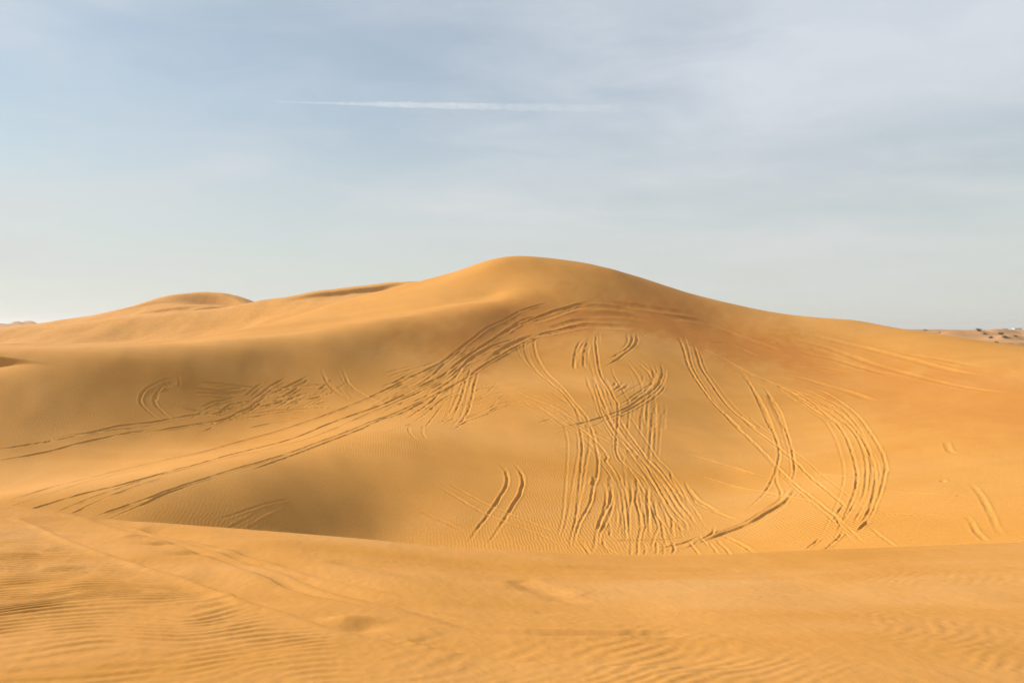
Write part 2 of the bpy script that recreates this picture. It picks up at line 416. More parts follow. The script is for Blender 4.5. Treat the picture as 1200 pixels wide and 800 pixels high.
# -- the woven trampled fan at the foot
T(('G',(130,110),(150,180),(155,240)),('K',(130,0),(120,120),(105,260),(90,400),(60,520),(40,650)), d=.13)
T(('K',(150,0),(145,140),(110,300),(95,420)), d=.07)
T(('G',(175,110),(200,170),(214,240)),('K',(245,0),(240,110),(215,180),(195,280),(160,360),(110,450),(80,560),(60,650)), d=.17)
T(('K',(205,190),(190,300),(130,400),(90,520)), d=.10)
T(('K',(220,110),(210,180)), d=.25, w=.25, r=1.)
T(('K',(260,130),(300,220),(290,330),(250,430),(215,540)), d=.14)
T(('K',(335,130),(340,200),(330,290),(280,380),(240,480),(225,560),(205,660)), d=.2, w=.2)
T(('K',(360,190),(350,300),(320,400),(265,500),(240,620)), d=.13)
T(('K',(330,120),(330,190)), d=.25, w=.25, r=1.)
T(('G',(60,110),(150,155),(220,215),(260,270)),('K',(300,0),(360,90),(410,200),(425,330),(440,460),(445,650)), d=.15)
T(('K',(330,0),(390,100),(440,240),(460,400),(460,600)), d=.12)
T(('K',(320,400),(330,470),(325,540)), d=.13)
T(('K',(470,130),(480,260),(460,400),(480,540)), d=.12)
T(('K',(500,80),(520,180),(510,280),(540,400),(550,540)), d=.14, r=.8)
T(('K',(430,20),(500,60),(560,120),(600,180)), d=.11)
T(('K',(530,250),(560,330),(580,430),(570,540)), d=.13, r=.8)
T(('K',(600,160),(592,260),(600,380),(605,480),(630,550)), d=.2, w=.2)
T(('K',(640,240),(650,350),(690,440),(710,540),(745,650)), d=.15)
T(('K',(640,180),(700,290),(760,400),(770,500),(790,600)), d=.13)
T(('G',(240,10),(270,110),(330,200)),('K',(560,0),(620,90),(700,230),(780,350),(850,420),(880,510)), d=.13)
T(('G',(300,90),(350,170),(400,240)),('K',(600,0),(680,80),(760,190),(820,290),(890,380),(950,470),(985,500)), d=.15)
T(('G',(200,160),(300,215),(400,270)),('K',(640,0),(730,110),(830,240),(880,310),(930,400)), d=.12)
T(('K',(750,50),(770,130),(830,240)), d=.09)
T(('K',(690,130),(760,260),(840,380),(900,470)), d=.12)
T(('K',(850,130),(890,220),(960,330)), d=.09)
T(('K',(730,360),(800,440),(860,510)), d=.12); T(('K',(780,370),(850,420),(880,500)), d=.10)
T(('K',(690,430),(640,540),(620,640)), d=.09); T(('K',(560,430),(530,540),(520,640)), d=.10)
T(('K',(280,555),(450,555),(600,555),(760,550),(900,530)), d=.16, w=.2)
T(('K',(270,540),(300,600),(400,655)), d=.15); T(('K',(240,560),(330,640),(380,660)), d=.10)
T(('K',(120,560),(160,610),(190,655)), d=.15); T(('K',(30,540),(60,580)), d=.13)
T(('K',(600,615),(740,600),(880,565),(970,520)), d=.16); T(('K',(620,640),(760,625),(880,600)), d=.10)
T(('K',(790,640),(880,610),(960,560),(1050,500),(1060,440)), d=.16); 
T(('K',(760,560),(780,620),(760,660)), d=.12)
for a, b in ((880, 565), (950, 520), (1015, 565), (1070, 545), (1120, 590)):
    T(('K',(a,b),(a+40,b+45),(a+85,b+95)), d=.13)
for a in (470, 520, 570, 650, 700):
    T(('K',(a,560),(a+8,610),(a+4,660)), d=.09, r=.8)
# weave where the right hand trails cross
for a in (325, 375, 425, 465):
    T(('N',(a+35,350),(a+5,400),(a-25,450)), d=.13, w=.16, r=1.)
T(('N',(480,430),(420,490)), d=.18, w=.2); T(('N',(250,515),(170,580)), d=.16, r=.8); T(('N',(360,480),(310,540),(240,590)), d=.14, r=.9)
T(('N',(330,520),(280,560)), d=.12, r=1.); T(('N',(300,400),(370,490),(430,510)), d=.14, r=.9)
# -- crossed pairs in the shaded trough
T(('E',(500,285),(530,305),(558,340),(562,390),(530,450),(490,510),(430,590),(375,662)), d=.19, w=.2)
T(('E',(570,290),(600,315),(628,365),(618,430),(570,510),(520,590),(458,668)), d=.19, w=.2)
T(('E',(230,378),(330,440),(450,510),(540,547),(700,605),(830,665)), d=.24)
T(('E',(290,372),(400,440),(500,490),(640,545),(760,592),(830,622)), d=.22)
T(('E',(180,500),(290,550),(395,598)), d=.18)
T(('E',(690,130),(760,108)), d=.09); T(('E',(760,176),(830,160)), d=.09)
T(('A',(900,765),(1000,735),(1090,705),(1164,685),(1260,660)), d=.06); T(('A',(1040,800),(1100,770),(1164,738),(1230,705)), d=.10); T(('A',(960,800),(1040,760),(1120,715)), d=.06)
T(('I',(360,305),(390,285)), d=.1)

def hatch():
    R = np.random.default_rng(17); out = []
    def put(w, cx, cy, ang, ln, d, bend=.0):
        t = np.linspace(-.5, .5, 4); c, s_ = math.cos(ang), math.sin(ang)
        out.append((px((w, *[(cx + c * ln * k - s_ * bend * ln * k * k, cy + s_ * ln * k + c * bend * ln * k * k) for k in t])), d, .15, .7))
    for i in range(46):                       # left face
        x = R.uniform(420, 1180); y = 300 - (x - 420) * .12 + R.normal(0, 42)
        if y < 95: continue
        put('M', x, y, R.choice([-.52, -.42, -.12, .06]) + R.normal(0, .07), R.uniform(80, 210), R.uniform(.05, .10), R.normal(0, .15))
    for i in range(34):                       # below the sweep
        x = R.uniform(60, 900); y = R.normal(500 - .16 * (x - 300), 55)
        put('L', x, y, R.choice([-.75, -.45, -.25, -.1]) + R.normal(0, .08), R.uniform(90, 260), R.uniform(.05, .10), R.normal(0, .12))
    for i in range(18):                       # inside the sweep
        x = R.uniform(-20, 640); y = 470 - .52 * x + R.normal(0, 60)
        put('L', x, y, -.5 + R.normal(0, .05), R.uniform(160, 420), R.uniform(.05, .10), R.normal(0, .05))
    for i in range(16):                       # long faint diagonals right of it
        x = R.uniform(0, 330); y = 60 + .42 * x + R.normal(0, 35)
        put('G', x, y, .5 + R.normal(0, .1), R.uniform(120, 320), R.uniform(.04, .08), R.normal(0, .1))
    return out
def copies():
    R = np.random.default_rng(9); extra = []
    for pix, dep, hw, rag in TR:
        if dep <= 0 or dep >= .16 or hw > .2: continue
        if np.mean([c[1] for c in pix]) > 430 and min(c[0] for c in pix) < 330: continue
        q = np.array(pix, float); span = np.abs(np.diff(q, axis=0)).sum()
        if span < 95: continue
        for n in range(3 if 660 < np.mean([c[0] for c in pix]) < 790 else (1 if np.mean([c[0] for c in pix]) > 790 else 2)):
            y0 = q[:, 1].mean(); sc = np.clip(1.0 * 46 / (46 + (640 - y0) * .28), .3, 1)
            off = R.normal(0, 1, 2) * np.array([13, 6]) * sc
            tilt = R.normal(0, 1, 2) * np.array([9, 4]) * sc
            t = np.linspace(-1, 1, len(q))[:, None]
            a, b = sorted(R.uniform(-.15, 1.15, 2))
            if b - a < .45: a, b = 0, 1
            k0, k1 = int(max(a, 0) * (len(q) - 1)), int(math.ceil(min(b, 1) * (len(q) - 1))) + 1
            qq = (q + off + tilt * t)[k0:k1]
            if len(qq) >= 2: extra.append((qq, dep * R.uniform(.35, .75), hw * R.uniform(.7, 1.), rag * .8))
    return extra
TR = hatch() + copies() + TR

def carve():
    x0, x1, y0, y1, s = -78., 84., 34., 140., .055
    nx, ny = int((x1 - x0) / s), int((y1 - y0) / s)
    Hh = np.zeros((ny, nx), np.float32)
    r2 = np.random.default_rng(3)
    lump = fractal(40, 512, 1.4, .2, .4, 21)
    wob = fractal(60, 512, 4, .6, 1.0, 22)
    for pix, dep, hw, rag in TR:
        p = unproject(pix)
        if np.mean([q[1] for q in pix]) > 440 and min(q[0] for q in pix) < 330: dep = dep * 1.3
        hw = hw * .47; dep = dep * .275; rag = rag * .6
        if len(p) < 2: continue
        p = spline(p, .25)
        # slight wander of a real wheel
        p = p + np.stack([wob(p[:, 0] * 1.3, p[:, 1]), wob(p[:, 1] * 1.3 + 20, p[:, 0])], -1) * .014
        grow = lambda yy_: (np.maximum(yy_, 40) / 46.) ** .85
        reach = hw * grow(p[:, 1].max()) * 3.2 + .1
        n = len(p)
        L = np.concatenate([[0], np.cumsum(np.linalg.norm(np.diff(p, axis=0), axis=1))])
        m0 = np.clip(((p.min(0) - reach - [x0, y0]) / s).astype(int), 0, [nx - 1, ny - 1])
        m1 = np.clip(((p.max(0) + reach - [x0, y0]) / s).astype(int) + 2, 1, [nx, ny])
        if (m1 - m0 <= 1).any(): continue
        D = np.full((m1[1] - m0[1], m1[0] - m0[0]), 9., np.float32)
        S = np.zeros_like(D); A = np.zeros_like(D)
        for i in range(n - 1):
            a, b = p[i], p[i + 1]
            lo = np.maximum(((np.minimum(a, b) - reach - [x0, y0]) / s).astype(int), m0); hi = np.minimum(((np.maximum(a, b) + reach - [x0, y0]) / s).astype(int) + 2, m1)
            if (hi <= lo).any(): continue
            gx_ = x0 + np.arange(lo[0], hi[0]) * s; gy_ = y0 + np.arange(lo[1], hi[1]) * s
            ab = b - a; l2 = max(ab @ ab, 1e-9)
            dx = gx_[None] - a[0]; dy = gy_[:, None] - a[1]
            t = np.clip((dx * ab[0] + dy * ab[1]) / l2, 0, 1)
            ex = dx - t * ab[0]; ey = dy - t * ab[1]
            d = np.sqrt(ex * ex + ey * ey)
            sl = (slice(lo[1] - m0[1], hi[1] - m0[1]), slice(lo[0] - m0[0], hi[0] - m0[0]))
            Dv = D[sl]; k = d < Dv
            Dv[k] = d[k]; S[sl][k] = (L[i] + t * (L[i + 1] - L[i]))[k]
            A[sl][k] = (np.sign(ab[0] * dy - ab[1] * dx) * np.ones_like(d))[k]
        gx_ = x0 + np.arange(m0[0], m1[0]) * s; gy_ = y0 + np.arange(m0[1], m1[1]) * s
        XX, YY = np.meshgrid(gx_, gy_)
        lm = lump(XX, YY)
        gr = grow(YY); D = D / gr; reach = hw * 3.1
        near = D < reach
        e = np.clip(D + lm * .010 * (.3 + rag), 0, 9)
        ph = r2.uniform(0, 30)
        fl = min(4.5, L[-1] * .3)
        fade = smooth(0, fl, S) * smooth(0, fl, L[-1] - S)
        along = np.clip(1 + (.15 + rag * .55) * wob(S * .8 + ph, S * 0 + ph), .3, 1.7)
        skew = 1 + .35 * A * r2.choice([-1, 1])
        g = np.exp(-(e / hw) ** 4) * -1.0 + .55 * skew * np.exp(-((e - hw * 1.75) / (hw * .55)) ** 2)
        g = g * dep * along * fade * gr ** .8 + lm * .012 * rag * np.exp(-(D / (hw * 2.2)) ** 2)
        w = np.exp(-(D / (hw * 1.25)) ** 4) * .65 * fade        # a later wheel wipes part of the older mark
        sl = (slice(m0[1], m1[1]), slice(m0[0], m1[0]))
        Hh[sl] = np.where(near, Hh[sl] * (1 - w) + g, Hh[sl])
    Hh = np.clip(Hh, -.34, .26)
    return lambda x, y: bilin(Hh, (x - x0) / s, (y - y0) / s) * smooth(x0, x0 + 1, x) * smooth(y0, y0 + 1, y) * (1 - smooth(x1 - 1, x1, x)) * (1 - smooth(y1 - 1, y1, y))

marks = carve()

nr, nc = 1250, 1750
ys = np.exp(np.linspace(math.log(24.), math.log(192.), nr))
tt = np.linspace(-1.0, 1.0, nc)
YY, TT = np.meshgrid(ys, tt, indexing='ij'); XX = YY * TT
ZZ = H_main(XX, YY) + marks(XX, YY)
edge = np.maximum(smooth(.9, 1.0, np.abs(TT)), smooth(178, 192, YY))
ZZ = ZZ - 14 * edge
ripm = fractal(120, 256, 60, 8, 1.6, 31)(XX, YY)
rip = smooth(-.2, .9, ripm) * .5
uu = 600 + F * TT; vv = HV - F * ZZ / YY
trough = np.exp(-((XX + 7) / 11) ** 2) * (1 - smooth(44, 52, YY))
right = np.exp(-((XX - 19) / 11) ** 2) * (1 - smooth(44, 52, YY)) * .7
rip = np.clip(rip * (1 - smooth(60, 90, YY)) * .5 + trough * (.75 + .35 * ripm) + right * smooth(-.5, 1, ripm) * .6, 0, 1.2) * (1 - smooth(.02, .1, np.abs(marks(XX, YY))))
def line_dist(p, x, y):
    d = np.full(x.shape, 99.)
    for a, b in zip(p[:-1], p[1:]):
        ab = b - a; t = np.clip(((x - a[0]) * ab[0] + (y - a[1]) * ab[1]) / (ab @ ab), 0, 1)
        d = np.minimum(d, np.hypot(x - a[0] - t * ab[0], y - a[1] - t * ab[1]))
    return d
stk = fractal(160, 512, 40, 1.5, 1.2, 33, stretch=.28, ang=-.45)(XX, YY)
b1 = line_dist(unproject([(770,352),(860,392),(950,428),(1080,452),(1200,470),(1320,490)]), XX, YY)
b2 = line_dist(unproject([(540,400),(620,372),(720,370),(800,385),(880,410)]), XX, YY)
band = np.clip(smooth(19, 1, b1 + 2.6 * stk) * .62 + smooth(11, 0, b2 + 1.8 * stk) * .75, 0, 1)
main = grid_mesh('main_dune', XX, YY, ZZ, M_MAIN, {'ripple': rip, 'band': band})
tag(main, 'tall smooth orange dune with a rounded summit, its face scored by many looping wheel tracks', 'sand dune', kind='structure')

# ------------------------------------------------------------------ FOREGROUND DUNE
fp = [P(0,592,11.6),P(100,603,11.3),P(200,614,10.9),P(300,622,10.5),P(400,630,10.1),P(500,640,9.8),P(600,646,9.6),P(700,651,9.6),P(800,652,9.6),
      P(900,648,9.6),P(1000,644,9.6),P(1100,641,9.6),P(1200,637,9.6),
      P(0,800,4.1),P(0,690,6.5),P(300,800,4.15),P(600,800,4.2),P(900,800,4.2),P(1200,800,4.2),P(300,700,6.35),P(600,710,6.5),P(900,710,6.5),P(1200,705,6.5),
      (0,0,-1.7),(-4,0,-1.7),(4,0,-1.7),(0,-8,-1.6),(-10,-6,-1.6),(10,-6,-1.6),(-13,4,-1.9),(-14,9.6,-2.5),(-16,13,-3.1),(13,4,-2.1),(14,9.6,-2.9)]
fs = TPS(fp, lam=.02)
fgx = np.arange(-24, 24.1, .4); fgy = np.arange(-10, 14.1, .4)
FG = fs(*np.meshgrid(fgx, fgy))
def F_base(x, y):
    return catrom_sample(FG, (x + 24) / .4, (np.minimum(y, 13.5) + 10) / .4)
wobc = fractal(60, 512, 12, .8, 1.8, 41)
def crest(x):
    return np.interp(x, [-24, -12, -8.03, -6.52, -5.03, -3.63, -2.33, -1.13, 0, 24], [12.9, 12.3, 11.6, 11.3, 10.9, 10.5, 10.1, 9.8, 9.6, 9.9]) + .04 * wobc(x, x * 0 + 3)
def smin(a, b, k):
    h = np.clip(.5 + .5 * (b - a) / k, 0, 1)
    return b + (a - b) * h - k * h * (1 - h)
def F_H(x, y):
    b = F_base(x, y); yc = crest(x)
    slip = F_base(x, yc) + .07 - (y - yc) * .60
    return smin(b, slip, .05)

def f_unproject(poly):
    p = np.array(poly, float)
    Ys = np.linspace(3.0, 12.5, 2400)
    a = (p[:, 0] - 600) / F; b = (HV - p[:, 1]) / F
    X = a[:, None] * Ys; D = F_base(X, np.broadcast_to(Ys, X.shape)) - b[:, None] * Ys
    k = np.argmax(D > 0, axis=1); y = Ys[k]
    return np.stack([a * y, y], -1)

nr2, nc2 = 980, 1500
yy = np.concatenate([np.linspace(-7, 2.9, 70, endpoint=False), np.linspace(2.9, 6.5, 380, endpoint=False), np.linspace(6.5, 12.4, 520, endpoint=False), np.linspace(12.4, 34, 120)])
ss = np.linspace(-1, 1, nc2)
YF, SF = np.meshgrid(yy, ss, indexing='ij')
XF = SF * (4.2 + .80 * np.clip(YF, 0, 13))
ZF = F_H(XF, YF)
# wind ripples: nearly parallel to the crest on the left, swinging oblique to the right
R1 = ripple_noise(24, 1024, .118, math.radians(112), 51, bw=.17, ab=.2)
R2 = ripple_noise(24, 1024, .12, math.radians(132), 52, bw=.25, ab=.3)
R3 = ripple_noise(24, 1024, .115, math.radians(88), 53, bw=.2, ab=.22)
big = fractal(48, 512, 9, 1.2, 1.7, 54, stretch=.5, ang=.2)
msk = fractal(48, 512, 5, .7, 1.5, 55, stretch=.6, ang=.25)
fine = fractal(24, 1024, 1.0, .06, 1.1, 56, stretch=.5, ang=.3)
wx = .12 * fractal(48, 512, 4, .8, 1.6, 57)(XF, YF)
def sharp(r):               # steeper lee side
    return 1.25 * np.tanh(r * 1.1) + .25 * r
u_ = 600 + F * XF / np.maximum(YF, 1); v_ = HV - F * ZF / np.maximum(YF, 1)
mk = msk(XF, YF)
# below the old wheel line on the left the surface is rippled, above it wiped smooth
line = 612 + (u_ - 40) * .335
below = smooth(6, 40, v_ - line)
leftw = below * (1 - smooth(330, 560, u_))
right_bot = smooth(715, 775, v_ + mk * 8) * smooth(380, 480, u_)
right_band = np.exp(-((v_ - 676) / 9) ** 2) * smooth(960, 1060, u_)
right_mid = np.exp(-((v_ - 738) / 14) ** 2) * smooth(980, 1060, u_)
ys_ = YF + wx
A1 = np.clip(leftw * (.85 + .22 * mk), 0, 1.3) * (1 - smooth(740, 770, v_) * .3)
A2 = np.clip((right_bot * (.55 + .45 * mk) + right_band * .6 + right_mid * (.0 + .25 * np.clip(mk, 0, 1))), 0, 1.2)
A3 = np.clip(.10 + .12 * mk, 0, .3)
topfade = 1 - smooth(-.5, .05, YF - crest(XF))
ZF = ZF + (0.0050 * A1 * sharp(R1(XF, ys_)) + .0016 * A2 * sharp(R2(XF, ys_)) + .002 * A3 * sharp(R3(XF, ys_))) * topfade
ZF = ZF + .006 * big(XF, YF) * topfade + .0010 * fine(XF, YF)
# old softened ruts
def soft_rut(Z, pix, dep, hw, side=0., berm=.4):
    p = spline(f_unproject(pix), .12)
    D = np.full(Z.shape, 9.); Sg = np.zeros(Z.shape)
    lo, hi = p.min(0) - hw * 4 - .2, p.max(0) + hw * 4 + .2
    m = (XF > lo[0]) & (XF < hi[0]) & (YF > lo[1]) & (YF < hi[1])
    x, y = XF[m], YF[m]; d = np.full(x.shape, 9.); g = np.zeros(x.shape); tl = np.zeros(x.shape)
    for i in range(len(p) - 1):
        a, b = p[i], p[i + 1]; ab = b - a; l2 = max(ab @ ab, 1e-9)
        dx, dy = x - a[0], y - a[1]; t = np.clip((dx * ab[0] + dy * ab[1]) / l2, 0, 1)
        e = np.hypot(dx - t * ab[0], dy - t * ab[1]); k = e < d
        d[k] = e[k]; g[k] = np.sign(ab[0] * dy - ab[1] * dx)[k]; tl[k] = ((i + t) / (len(p) - 1))[k]
    d = d + .008 * mk[m]
    fd = smooth(0, .12, tl) * smooth(0, .2, 1 - tl)
    h = -np.exp(-(d / hw) ** 2) + berm * (1 + side * g) * np.exp(-((d - hw * 1.8) / (hw * .8)) ** 2)
    Z[m] += dep * h * fd * (1 + .4 * mk[m])
def step_rut(Z, pix, dep, wall, wide):
    """old rut: a sharp edge on one side, a long gentle fill on the other"""
    p = spline(f_unproject(pix), .10)
    m = (XF > p[:, 0].min() - 1.6) & (XF < p[:, 0].max() + 1.6) & (YF > p[:, 1].min() - 1.6) & (YF < p[:, 1].max() + 1.6)
    x, y = XF[m], YF[m]; d = np.full(x.shape, 9.); g = np.zeros(x.shape); tl = np.zeros(x.shape)
    for i in range(len(p) - 1):
        a, b = p[i], p[i + 1]; ab = b - a; l2 = max(ab @ ab, 1e-9)
        dx, dy = x - a[0], y - a[1]; t = np.clip((dx * ab[0] + dy * ab[1]) / l2, 0, 1)
        e = np.hypot(dx - t * ab[0], dy - t * ab[1]); k = e < d
        d[k] = e[k]; g[k] = np.sign(ab[0] * dy - ab[1] * dx)[k]; tl[k] = ((i + t) / (len(p) - 1))[k]
    sd = d * g + .012 * mk[m]
    fd = smooth(0, .06, tl) * smooth(0, .25, 1 - tl)
    Z[m] += dep * fd * (1 + .25 * mk[m]) * (-smooth(-wall, wall, sd) * np.exp(-(sd / wide) ** 2) + .35 * np.exp(-((sd + wall * 2) / (wall * 2.5)) ** 2))
step_rut(ZF, [(20,606),(60,622),(130,650),(200,672),(260,693),(330,718),(420,745),(520,768)], .046, .03, .42)
step_rut(ZF, [(70,600),(110,609),(180,629),(240,649),(290,668),(340,688),(410,708),(480,722)], .034, .045, .36)
step_rut(ZF, [(95,604),(150,614),(220,634),(280,653),(350,677),(430,705),(540,728),(640,738)], .038, .04, .40)
step_rut(ZF, [(160,614),(230,631),(320,656),(400,679),(480,697),(580,708)], .030, .045, .36)
step_rut(ZF, [(470,748),(530,762),(600,772),(660,777),(800,781),(900,782)], .016, .03, .30)
soft_rut(ZF, [(380,655),(460,668),(560,688),(660,690)], .015, .16)
soft_rut(ZF, [(463,716),(520,726),(580,738),(680,742),(820,741)], .024, .08)
soft_rut(ZF, [(600,678),(640,690),(660,700),(700,702)], .02, .14)
soft_rut(ZF, [(650,664),(760,668),(900,664)], .012, .14)
for u0, v0, hh, rr in [(408,727,.05,.12),(425,735,-.03,.10),(406,730,-.016,.22),(190,636,-.04,.10),(222,647,-.04,.12),(150,628,.02,.08),(300,660,-.012,.14),(335,688,-.012,.18),(640,690,-.016,.14),(160,622,-.014,.10),(265,700,.016,.1),(640,716,-.012,.08),(350,715,.012,.2)]:
    c = f_unproject([(u0, v0)])[0]
    ZF = ZF + hh * np.exp(-(((XF - c[0]) / (rr * 1.5)) ** 2 + ((YF - c[1]) / rr) ** 2))
ZF = np.where(YF > 28, ZF - 2 * smooth(28, 34, YF), ZF)
front = grid_mesh('foreground_dune', XF, YF, ZF, M_FRONT)
tag(front, 'broad pale orange sand crest in front, wind rippled with faint old wheel ruts', 'sand dune', kind='structure')

# ------------------------------------------------------------------ DUNES BEHIND
def far_dune(name, pts, y0, y1, t0, t1, nr, nc, mat, lam, sink, label, extra=None, drop=None):
    s = TPS(pts, lam=lam)
    ys = np.exp(np.linspace(math.log(y0), math.log(y1), nr)); tt = np.linspace(t0, t1, nc)
    Y, Tt = np.meshgrid(ys, tt, indexing='ij'); X = Y * Tt
    Z = s(X, Y)
    if extra: Z = Z + extra(X, Y)
    e = np.maximum(np.maximum(smooth(t1 - .06, t1, Tt), 1 - smooth(t0, t0 + .06, Tt)), np.maximum(smooth(y1 - 12, y1, Y), 1 - smooth(y0, y0 + 6, Y)))
    Z = Z - sink * e
    o = grid_mesh(name, X, Y, Z, mat)
    return tag(o, label, 'sand dune', kind='structure')

und2 = fractal(300, 512, 60, 5, 1.9, 61, stretch=.6, ang=.3)
def lee(X, Y, line, run, keep):
    """slip face just in front of a crest line given as (u, Y, drop)"""
    q = np.array([((u - 600) / F * Yc, Yc, h) for u, Yc, h in line])
    g = np.linspace(q[0, 0] - 8, q[-1, 0] + 8, 400); w = np.hanning(61); w /= w.sum()
    sm = lambda a: np.convolve(np.pad(a, 30, mode='edge'), w, mode='valid')
    yc = np.interp(X, g, sm(np.interp(g, q[:, 0], q[:, 1]))); h = np.interp(X, g, sm(np.interp(g, q[:, 0], q[:, 2], left=0, right=0)), left=0, right=0)
    s_ = yc - Y
    return -h * smooth(0, run, s_) * (1 - smooth(run * 1.6, keep, s_))
bp = [P(-200,392,205),P(0,385,202),P(70,380,202),P(140,372,200),P(210,366,200),P(280,359,198),P(340,349,200),P(400,340.5,203),P(450,333,206),P(490,330.5,208),P(540,334,210),P(600,345,212),
      P(280,362,196),P(340,352,198),P(400,344,201),P(450,337,204),P(0,402,182),P(-200,404,182),P(150,398,182),P(250,386,182),P(300,376,182),P(340,367,180),P(400,356,182),P(460,349,184),P(540,350,186),
      P(0,404,165),P(150,402,165),P(300,389,165),P(400,372,165),P(500,365,165),
      (-150,230,-6),(-100,235,-5),(-60,240,-1),(-30,245,3),(0,245,2),(-100,260,-10),(0,265,-6)]
far_dune('middle_dune', bp, 160, 270, -1.0, .06, 420, 900, M_BACK, 4., 16, 'long low dune ridge behind the left shoulder of the tall dune, darker sloping face', lambda X, Y: .12 * und2(X, Y) + lee(X, Y, [(340,200,0),(375,202,.9),(420,204,1.1),(455,206.5,.9),(480,207.5,0)], 1.6, 6))

dp = [P(30,380,330),P(60,377,330),P(100,370,328),P(150,360,325),P(180,350.5,322),P(210,344,320),P(225,343.4,319.5),P(240,342.8,318.5),P(258,344.2,316),P(275,349.6,311),P(291,357,303),P(240,346,314),P(330,372,296),
      P(60,384,300),P(120,374,296),P(160,366,296),P(200,359,294),P(240,357,290),P(270,360,285),P(180,357,308),P(215,350,309),P(240,354,305),P(262,357,300),P(200,364,280),P(250,366,276),
      P(60,390,270),P(150,380,262),P(250,376,258),P(340,380,260),
      (-150,360,8),(-120,362,6),(-100,345,0),(-85,325,-4),(-80,300,-2),(-200,360,2),(-100,380,-6),(-250,340,-4),(-130,400,-10),(-180,400,-10)]
def dents(X, Y):
    z = .15 * und2(X * .9, Y) + lee(X, Y, [(185,321.5,0),(208,320,1.6),(235,318.5,3.4),(258,316,4.4),(275,311,4.0),(291,303,1.6),(300,300,0)], 5, 16)
    for (u, v, Yd, a, b, h) in [(203,362,287,9,3.5,-1.8),(252,360,283,7,3.,-2.2),(165,354,312,9,3,-1.0),(235,347,304,12,4,-.8)]:
        cx = (u - 600) / F * Yd
        z = z + h * np.exp(-((X - cx) / a) ** 2) * smooth(-b * 2.2, 0, Y - Yd) * (1 - smooth(0, 3.2, Y - Yd))
    return z
far_dune('peaked_dune', dp, 250, 410, -.95, -.2, 420, 700, M_BACK, 2., 22, 'small distant peaked dune with a dark leeward edge', dents)

# ------------------------------------------------------------------ GROUND to the horizon
nrg, ncg = 560, 1440
rr = np.concatenate([np.linspace(4, 230, 60, endpoint=False), np.exp(np.linspace(math.log(230), math.log(2500), 400, endpoint=False)), np.exp(np.linspace(math.log(2500), math.log(7000), 100))])
aa = np.concatenate([np.linspace(-math.pi, -.85, 160, endpoint=False), np.linspace(-.85, .85, 1119, endpoint=False), np.linspace(.85, math.pi, 161)])
RR, AA = np.meshgrid(rr, aa, indexing='ij')
XG = RR * np.sin(AA); YG = RR * np.cos(AA)
g1 = fractal(6000, 1024, 1400, 120, 1.6, 71, stretch=.6, ang=.4)(XG, YG)
g2 = fractal(1500, 1024, 260, 14, 1.35, 72, stretch=.7, ang=.9)(XG, YG)
rid = 1 - np.abs(np.tanh(g2 * .9))
leftup = smooth(.25, .6, -AA) * (np.abs(AA) < 1.4)
ZG = -15.5 + 8.0 * smooth(215, 330, RR) + (2.0 * g1 + 2.2 * g2 + 3.2 * (rid - .6)) * smooth(230, 420, RR) * (1 - .45 * smooth(2500, 6000, RR))
ZG = ZG + leftup * 12.5 * np.exp(-((RR - 1000) / 420) ** 2)
ZG = ZG + smooth(.28, .5, AA) * (AA < 1.5) * 5.5 * smooth(280, 900, RR)
ZG = np.minimum(ZG, np.where(leftup > .05, 9 + 6 * leftup, -RR * .0012 + .4 * g2))
ground = grid_mesh('ground', XG, YG, ZG, M_PLAIN)
tag(ground, 'wide hummocky desert plain running out to the hazy horizon', 'desert plain', kind='structure')

def ground_z(x, y):
    r, a = math.hypot(x, y), math.atan2(x, y)
    fi = np.interp(r, rr, np.arange(len(rr))); fj = np.interp(a, aa, np.arange(len(aa)))
    return float(bilin(ZG, np.array([fj]), np.array([fi]))[0])

def mesh_obj(name, verts, faces, mat, parent=None, smooth_=False):
    me = bpy.data.meshes.new(name); me.from_pydata(verts, [], faces); me.update()
    me.materials.append(mat)
    if smooth_: me.polygons.foreach_set('use_smooth', [True] * len(me.polygons))
    o = bpy.data.objects.new(name, me); COL.objects.link(o)
    if parent: o.parent = parent
    return o
def empty(name, loc):
    o = bpy.data.objects.new(name, None); COL.objects.link(o); o.location = loc; return o

